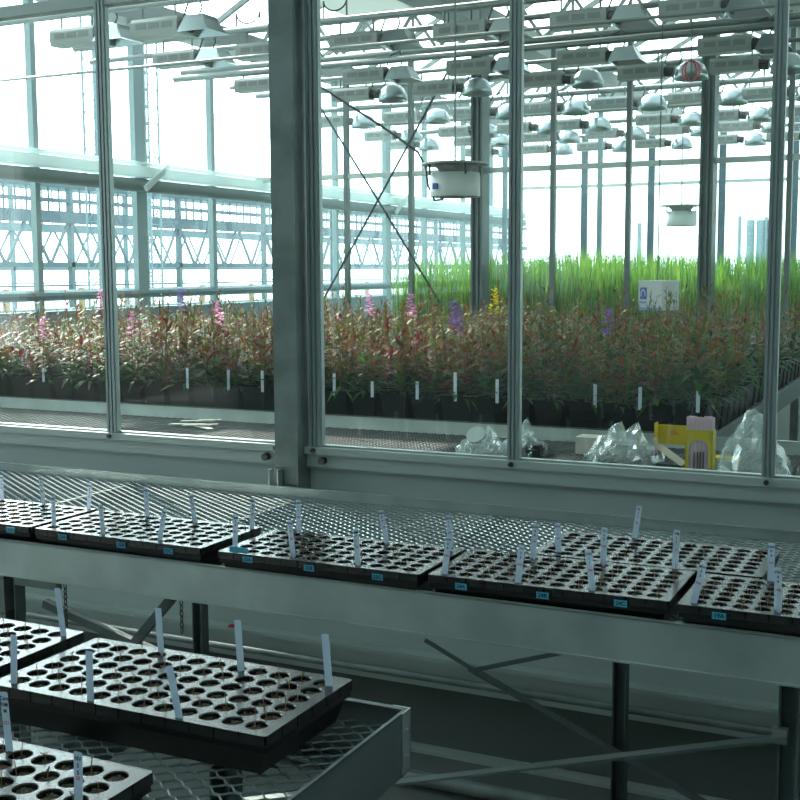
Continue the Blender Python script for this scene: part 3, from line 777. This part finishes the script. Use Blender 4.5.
Q = MB(); Q.v = vv; Q.f = ff; Q.m = mm
tag(Q.build('fireweed_mass', LM+[stemm, potm]), 'dense mass of reddish potted plants filling the back of the planted bench', 'plants', kind='stuff')
# tall green grass
q = MB(); rnd = random.Random(3)
for k in range(15000):
    x = rnd.uniform(-5.52, 2.3); y = 11.25+3.0*rnd.random()**1.4; h = rnd.uniform(.55, .86)+(.05 if -4.5 < x < -3 else 0)
    q.mi = 0 if rnd.random() < .65 else 1
    a = rnd.uniform(0, 6.28); ln = rnd.uniform(.02, .22); wx, wy = math.cos(a)*.006, math.sin(a)*.006
    dx, dy = math.cos(a+1.57)*ln, math.sin(a+1.57)*ln
    vs = []
    for u in (0, .5, .8): vs += [(x+dx*u*u-wx*(1-u*.5), y+dy*u*u-wy*(1-u*.5), .96+h*u), (x+dx*u*u+wx*(1-u*.5), y+dy*u*u+wy*(1-u*.5), .96+h*u)]
    vs.append((x+dx, y+dy, .96+h*(.97 if ln > .15 else 1)))
    q.add(vs, [(0, 1, 3, 2), (2, 3, 5, 4), (4, 5, 6)])
q.mi = 2; q.box(-5.52, 2.35, 11.25, 14.35, .901, .965)
tag(q.build('tall_grass', [L_grs, L_gr2, blackp]), 'bright green tall grass growing thickly in the farthest room', 'grass', kind='stuff')
# small white tags in the front pots of the planted bench
for k, (px, py, lb) in enumerate(((43, 372, 'at the far left'), (107, 372, 'just left of the first mullion'), (187, 372, 'left of the dry paper scrap'), (228, 374, 'left of the galvanised post'), (262, 375, 'close to the galvanised post'), (334, 378, 'right of the galvanised post'), (372, 386, 'below the reddest plants'), (417, 386, 'farther left of middle mullion'), (455, 377, 'just left of middle mullion'), (497, 384, 'touching middle mullion'), (595, 389, 'above the pile of bags'), (640, 392, 'above the yellow box'), (698, 396, 'above the pink sticks'))):
    p = ony(px, py, 5.08)
    r = thing('plant_tag', (p.x, 5.082, 1.0), 'small white tag in the front pots of planted bench, '+lb, 'plant tag', 'white tags in the front pots')
    MB().box(p.x-.008, p.x+.008, 5.0815, 5.0825, min(p.z-.03, .99), p.z+.022).build('blade', tagm, r)
    

# ================================================================== GROW LIGHTS
def make_lamp(dome):
    r = thing('grow_light', (0, 0, 0)); bl = .40
    q = MB()   # ballast: long chamfered box along X
    pr = [(-.06, -.055), (.06, -.055), (.07, -.02), (.07, .04), (.05, .065), (-.05, .065), (-.07, .04), (-.07, -.02)]
    n = len(pr); vs = [(x, a, z) for x in (-bl, 0) for a, z in pr]
    q.add(vs, [tuple(range(n))[::-1], tuple(range(n, 2*n))]+[(k, (k+1) % n, n+(k+1) % n, n+k) for k in range(n)])
    b = q.build('ballast', lampm, r, world=False)
    q = MB()
    for k in range(3):
        for s in (-1, 1): q.box(-bl+.05+k*.11, -bl+.14+k*.11, min(s*.068, s*.073), max(s*.068, s*.073), -.012, .028)
    v = q.build('vent', vent, b, world=False)
    q = MB().tube([(0, 0, .0), (.08, 0, -.01)], .045, 10); q.build('socket', dark, r, world=False)
    q = MB()
    if dome:
        q.lathe([(.03, .07), (.07, .06), (.11, .025), (.135, -.03), (.145, -.085), (.142, -.085), (.13, -.035), (.105, .02), (.03, .062)], (.23, 0, 0), 20)
    else:
        t = [(.08, -.08, .05), (.23, -.08, .05), (.23, .08, .05), (.08, .08, .05)]; m_ = [(.05, -.11, -.03), (.26, -.11, -.03), (.26, .11, -.03), (.05, .11, -.03)]
        b2 = [(.04, -.125, -.065), (.30, -.125, -.065), (.30, .125, -.065), (.04, .125, -.065)]
        b3 = [(.045, -.12, -.065), (.295, -.12, -.065), (.295, .12, -.065), (.045, .12, -.065)]; b4 = [(.085, -.075, .045), (.225, -.075, .045), (.225, .075, .045), (.085, .075, .045)]
        fs = [(0, 3, 2, 1), (16, 17, 18, 19)]
        for a in (0, 4, 8, 12): fs += [(a+k, a+(k+1) % 4, a+4+(k+1) % 4, a+4+k) for k in range(4)]
        q.add(t+m_+b2+b3+b4, fs)
    q.build('reflector', refl, r, smooth=dome, world=False)
    q = MB()
    for x in (-bl+.06, -.06): q.tube([(x, 0, .06), (x, 0, .16)], .008, 5)
    q.build('hanger', pipem, r, world=False)
    q = MB().tube([(-.02, .03, .05), (.02, .05, .17), (.10, .06, .20), (.14, .04, .12), (.12, .02, .05)], .007, 5); q.build('cord', wire, r, world=False)
    return r
lampA = make_lamp(False); lampB = make_lamp(True)
ROWS = [  # Y, dome?, pixel x of ballast centre, pixel y
 ('nearest row', 7.0, 0, [78, 160]), ('second row', 8.08, 0, [178, 262, 357, 462, 580, 690, 800]), ('third row', 9.5, 0, [256, 366, 471, 583, 725]),
 ('fourth row', 10.45, 1, [353, 435, 542, 642, 735]), ('fifth row', 12.2, 1, [330, 402, 472, 537, 612, 690, 765]), ('sixth row', 13.75, 1, [380, 455, 515, 565, 655, 722, 790]),
 ('seventh row', 14.85, 1, [400, 470, 538, 603, 668, 738]), ('farthest row', 16.3, 1, [480, 535, 593, 652, 724, 785])]
for rn, Y, dm, xs in ROWS:
    src = lampB if dm else lampA; remember(src)
    for k, px in enumerate(xs):
        X = ony(px, 60, Y).x+.2
        if not src.get('used'): o = src; src['used'] = 1
        else: o = copy_tree(src)
        o.location = (X, Y, 3.3)
        if k and rn == 'fourth row': pass
        tag(o, 'grey grow light with %s reflector, %s from left in the %s' % ('domed' if dm else 'angular', ORD[k], rn), 'lamp', 'grow lights '+rn)
for o in D.objects:
    if 'used' in o: del o['used']
# ================================================================== FANS, SENSOR BOX, HOSE REEL
def fan(c, R, label, cord=True):
    r = thing('circulation_fan', c, label, 'fan'); x, y, z = c; s = R/.2
    MB().lathe([(R, 0), (R*1.02, .02*s), (R*1.0, .19*s), (R*.94, .19*s), (R*.94, .01*s)], c, 28).build('drum', whitep, r, smooth=True)
    MB().lathe([(R*1.38, .255*s), (R*1.38, .27*s), (R*.2, .27*s), (R*.2, .255*s), (R*1.38, .255*s)], c, 28).build('top_plate', lampm, r)
    MB().lathe([(R*.2, .255*s), (R*.85, .25*s), (R*.55, .19*s), (R*.2, .18*s)], c, 20).build('cone', lampm, r)
    q = MB()
    for a in range(4):
        t = PI/4+a*PI/2; X = x+math.cos(t)*R*1.1; Yy = y+math.sin(t)*R*1.1
        q.tube([(X, Yy, z+.17*s), (X, Yy, z+.26*s)], .008, 5)
        q.bar((x, y, z+.03), (x+math.cos(t)*R*.95, y+math.sin(t)*R*.95, z+.03), .015, .015)
    q.build('strut', dark, r)
    MB().tube([(x, y, z+.26*s), (x, y, 4.0)], .007, 5).build('hanger', pipem, r)
    q = MB(); q.bar((x-.02, y-.05, z+.06), (x+R*.6, y+.1, z+.05), .09, .006).bar((x+.02, y+.05, z+.06), (x-R*.6, y-.1, z+.05), .09, .006).build('blade', dark, r)
    if cord:
        MB().tube([ony(319, 86, y), ony(380, 125, y), ony(418, 152, y), (x-R*1.3, y, z+.25*s), (x-R*1.2, y, z+.1*s), (x-R*.9, y, z-.02), (x-R*.4, y-.05, z-.015)], .009, 5).build('cord', wire, r)
        q = MB(); q.box(x-R*.55, x-R*.35, y-R-.003, y-R*.8, z+.05, z+.09); o = q.build('sticker', blue, r)
p = ony(455, 197, 8.0); fan((p.x, 8.0, p.z), .178, 'large white drum fan with a blue sticker, hanging left of the middle mullion')
p = ony(681, 226, 15.0); fan((p.x, 15.0, p.z), .19, 'small distant white drum fan hanging above the green grass', False)
p = ony(661, 310, 8.8); bx = thing('sensor_box', (p.x-.02, 8.8, p.z), 'white box with blue house logo hanging above the red plants', 'sensor box', rz=0)
bw, bd, bh = .20, .17, .19
me = MB().box(-bw/2, bw/2, -bd/2, bd/2, 0, bh).build('housing', whitep, bx, world=False)
bm = MB().box(-bw/2-.002, bw/2+.002, -bd/2-.002, bd/2+.002, bh, bh+.012).build('lid', whitep, bx, world=False)
MB().box(-.085, -.03, -bd/2-.002, -bd/2, .075, .155).build('logo', blue, bx, world=False)
MB().add([(-.078, -bd/2-.004, .095), (-.037, -bd/2-.004, .095), (-.037, -bd/2-.004, .125), (-.057, -bd/2-.004, .147), (-.078, -bd/2-.004, .125), (-.070, -bd/2-.004, .095), (-.045, -bd/2-.004, .095), (-.045, -bd/2-.004, .122), (-.057, -bd/2-.004, .135), (-.070, -bd/2-.004, .122)],
    [(0, 5, 9, 4), (4, 9, 8, 3), (3, 8, 7, 2), (2, 7, 6, 1)]).build('logo_mark', whitep, bx, world=False)
put_text('PRIVA', .024, blue, bx, (-.058, -bd/2-.003, .052), (PI/2, 0, 0))
MB().box(-bw/2, bw/2, -bd/2-.0015, -bd/2, .0, .02).build('stripe', mat('light blue print', (.15, .28, .5), .5), bx, world=False)
MB().tube([(-.01, 0, bh+.01), (-.01, 0, 2.5)], .004, 5).build('cable', wire, bx, world=False)
bx.rotation_euler = (0, 0, -.45); bx.scale = (1.12, 1.12, 1.08)
hp = ony(691, 71, 9.0); rr = .065
hr = thing('hand_wheel', tuple(hp), 'red ring hanging from a thin wire among the lamps near the right post', 'wheel')
for ax in (0, 1):
    pts = [(hp.x+(rr*math.cos(t))*(1 if ax == 0 else .45), 9.0+(0 if ax == 0 else .9)*rr*math.cos(t), hp.z+rr*1.15*math.sin(t)) for t in [2*PI*j/24 for j in range(25)]]
    MB().tube(pts, .006, 6, False).build('ring', redp, hr)
MB().tube([(hp.x, 9.0, hp.z-.07), (hp.x, 9.0, 3.9)], .004, 5).build('wire', wire, hr)
# loose cable loops under the pipes
for k, (px, py, rr, lb) in enumerate(((248, 12, .11, 'left of the galvanised post at the top'), (335, 0, .10, 'at the top edge right of the galvanised post'), (460, 30, .09, 'beside the second lamp right of the post'))):
    p = ony(px, py, 8.2)
    pts = [(p.x+rr*math.cos(t), 8.2, p.z+rr*.8*math.sin(t)) for t in [PI+PI*j/12 for j in range(13)]]
    pts = [(pts[0][0], 8.2, 3.5)]+pts+[(pts[-1][0], 8.2, 3.5)]
    tag(MB().tube(pts, .007, 5).build('cable_loop', wire), 'black cable loop hanging from the pipe '+lb, 'cable')

# ================================================================== STUFF ON THE BENCH BEHIND THE GLASS
bagm = glassmat('clear plastic film', (.90, .94, .94), .10, .22, .10)
def crumple(cx, cy, z, lx, ly, h, seed, n=20, cone=1.0):
    rnd = random.Random(seed); q = MB(); vs = []
    bumps = [(rnd.uniform(-1, 1), rnd.uniform(-1, 1), rnd.uniform(.2, .5), rnd.uniform(.4, 1)) for _ in range(16)]
    for i in range(n):
        for j in range(n):
            u = -1+2*i/(n-1); v = -1+2*j/(n-1); r = math.hypot(u, v)
            hh = max(0, 1-r**2)**.5*.42
            for bx_, by_, br, ba in bumps: hh = max(hh, ba*max(0, 1-((u-bx_)**2+(v-by_)**2)/br**2)**.5*max(0, 1.1-r)*1.2)
            hh = min(hh, 1)
            if cone != 1: hh = max(0, 1-r)**cone
            k = 1 if r < 1 else 1/r
            jj = .011 if hh > .02 else .002; vs.append((cx+u*k*lx/2+rnd.uniform(-jj, jj), cy+v*k*ly/2+rnd.uniform(-jj, jj), z+h*hh+(rnd.uniform(0, .03) if hh > .02 else 0)))
    q.add(vs, [(i*n+j, (i+1)*n+j, (i+1)*n+j+1, i*n+j+1) for i in range(n-1) for j in range(n-1)])
    return q
ZN = .848
def pos(px, Y): return ony(px, 440, Y).x
x1 = pos(622, 4.45)
tag(crumple(x1, 4.47, ZN, .30, .26, .19, 12).build('plastic_bag', bagm, smooth=False), 'large heap of crumpled clear plastic bags left of the yellow box', 'plastic bag')
x2 = pos(482, 4.42)
tag(crumple(x2, 4.42, ZN, .21, .2, .13, 5).build('plastic_bag', bagm), 'low pile of crumpled clear plastic left of the middle mullion', 'plastic bag')
x4 = pos(512, 4.5)
tag(crumple(x4+.03, 4.56, ZN, .20, .18, .115, 8).build('plastic_bag', bagm), 'clear plastic dome behind the middle mullion', 'plastic bag')
x3 = pos(753, 4.4)
tag(crumple(x3, 4.42, ZN, .27, .26, .24, 3, 20, .8).build('plastic_bag', bagm), 'peaked clear plastic bag at the right mullion', 'plastic bag')
# petri dish tilted on the bags
pz = ony(477, 437, 4.30)
dish = thing('petri_dish', (pz.x, 4.30, pz.z), 'round white-lidded dish resting tilted on the plastic left of the middle mullion', 'dish')
MB().lathe([(0.001, .0), (.036, .0), (.036, .016), (.034, .016), (.034, .003), (.001, .003)], (0, 0, 0), 24).build('base', bagm, dish, world=False)
MB().lathe([(.038, .008), (.038, .019), (.001, .019)], (0, 0, 0), 24).build('lid', whitep, dish, world=False)
dish.rotation_euler = (.75, -.35, .3)
# yellow box of pink sticks
yb = pos(700.5, 4.38); BX = thing('stick_box', (yb, 4.38, ZN), 'upright yellow card box with arched window full of pink sticks', 'box')
hw, hd, hh_ = .050, .03, .165
q = MB()
q.box(-hw, -hw+.002, -hd, hd, 0, hh_); q.box(hw-.002, hw, -hd, hd, 0, hh_); q.box(-hw, hw, hd-.002, hd, 0, hh_); q.box(-hw, hw, -hd, hd, 0, .002)
n = 12; vs = []; fs = []
for k in range(n+1):
    t = PI-PI*k/n; vs += [(.036*math.cos(t), -hd, .095+.034*math.sin(t)), (hw*(-1+2*k/n), -hd, hh_)]
fs = [(2*k, 2*k+2, 2*k+3, 2*k+1) for k in range(n)]
b = len(vs); vs += [(-hw, -hd, 0), (-.036, -hd, 0), (.036, -hd, 0), (hw, -hd, 0)]
fs += [(b, b+1, 0, 1), (b+2, b+3, 2*n+1, 2*n)]
q.add(vs, fs); q.build('box_body', yel, BX, world=False)
q = MB(); rnd = random.Random(2)
for k in range(10):
    for j in range(5):
        x = -.043+k*.0095; y = -.022+j*.011; q.box(x-.004, x+.004, y-.003, y+.003, .003, .208+rnd.uniform(-.003, .004))
o = q.build('stick', pinkp, BX, world=False); tag(o, 'bundle of pale pink sticks', kind='stuff')
q = MB()
for x in (-.016, -.004, .006, .017): q.box(x-.0015, x+.0015, -hd-.001, -hd+.004, .02, .085)
q.build('printed_sticks', mat('dark print', (.10, .05, .04), .6), BX, world=False)
# tipped yellow box with open flap
y2 = pos(671, 4.45); B2 = thing('open_box', (y2, 4.46, ZN), 'yellow and white card box tipped open left of the upright yellow box', 'box')
q = MB().box(-.055, .062, .0, .003, .09, .165); q.box(-.055, -.052, -.05, .0, .075, .175); q.build('box_side', yel, B2, world=False)
put_text('OIL', .02, redink, B2, (.01, -.001, .135), (PI/2, 0, 0))
q = MB(); q.bar((-.05, -.03, .09), (.06, -.05, .025), .07, .003); q.bar((-.052, -.05, .12), (-.03, -.05, .05), .05, .003); q.build('flap', card, B2, world=False)
MB().box(-.05, .05, -.045, -.0, 0.0, .02).build('tray_bottom', dark, B2, world=False)
MB().box(.03, .06, -.062, -.058, 0.0, .014).build('edge', purp, B2, world=False)
MB().box(-.052, -.046, -.05, -.0, .05, .10).build('edge', purp, B2, world=False)
x5 = pos(592, 4.7)
tag(MB().box(x5-.055, x5+.06, 4.65, 4.75, ZN, ZN+.07).build('carton', card), 'small white carton behind the left end of the plastic bag heap', 'box')
x6 = pos(708, 4.7)
tag(MB().box(x6-.02, x6+.12, 4.7, 4.78, ZN, ZN+.012).build('pencil_case', yel), 'flat yellow strip lying behind the upright yellow box', 'packet')
x7 = pos(533, 4.55)
tk = thing('black_tray', (x7, 4.55, ZN), 'small black plastic tray tilted against the middle mullion', 'tray')
MB().box(-.09, .05, -.06, .06, 0, .006).box(-.09, .05, .055, .06, 0, .035).box(.045, .05, -.06, .06, 0, .035).box(-.09, .05, -.06, -.055, 0, .03).build('tray_body', blackp, tk, world=False)
MB().box(.02, .05, -.065, -.02, .035, .05).build('clip', blackp, tk, world=False)
x8 = pos(732, 4.35)
pc = thing('white_packet', (x8, 4.36, ZN), 'folded white card lying between the yellow box and the right bag', 'packet')
q = MB(); q.bar((-.045, 0, .035), (.01, 0, .004), .07, .002); q.bar((.01, 0, .004), (.09, 0, .004), .08, .002); q.build('sheet', whitep, pc, world=False)
x9 = pos(752, 4.28); b9 = thing('binder_clip', (x9, 4.28, ZN), 'small black clip in front of the peaked plastic bag', 'clip')
MB().box(-.03, .03, -.012, .012, 0, .014).build('clip_body', blackp, b9, world=False)
MB().tube([(-.012, 0, .012), (-.01, 0, .028), (.01, 0, .028), (.012, 0, .012)], .003, 5).build('handle', blackp, b9, world=False)
tag(MB().lathe([(.028, 0), (.026, .02), (.0, .03)], (pos(800, 4.3)+.01, 4.3, ZN), 14).build('red_disc', redp, smooth=True), 'red round object at the right frame edge behind the glass', 'container')
x10 = onz(200, 427, .85); q = MB(); rnd = random.Random(9)
for k in range(7):
    a = rnd.uniform(-.6, .6); L = rnd.uniform(.06, .12); cx = x10.x+rnd.uniform(-.07, .07); cy = x10.y+rnd.uniform(-.06, .06)
    q.bar((cx-L*math.cos(a), cy-L*math.sin(a), .852+.004*k), (cx+L*math.cos(a), cy+L*math.sin(a), .855+.006*k), .03, .003)
tag(q.build('paper_scrap', mat('pale paper', (.75, .72, .62), .7)), 'crumpled pale paper scraps lying on the mesh behind the left window', 'paper scrap')
tag(MB().lathe([(.0, 0), (.016, .0), (.012, .006), (0, .009)], (ony(232, 632, 3.47).x, 3.47, .332), 10).build('red_knot', redp), 'tiny red object on the ledge below the middle bench', 'marker')
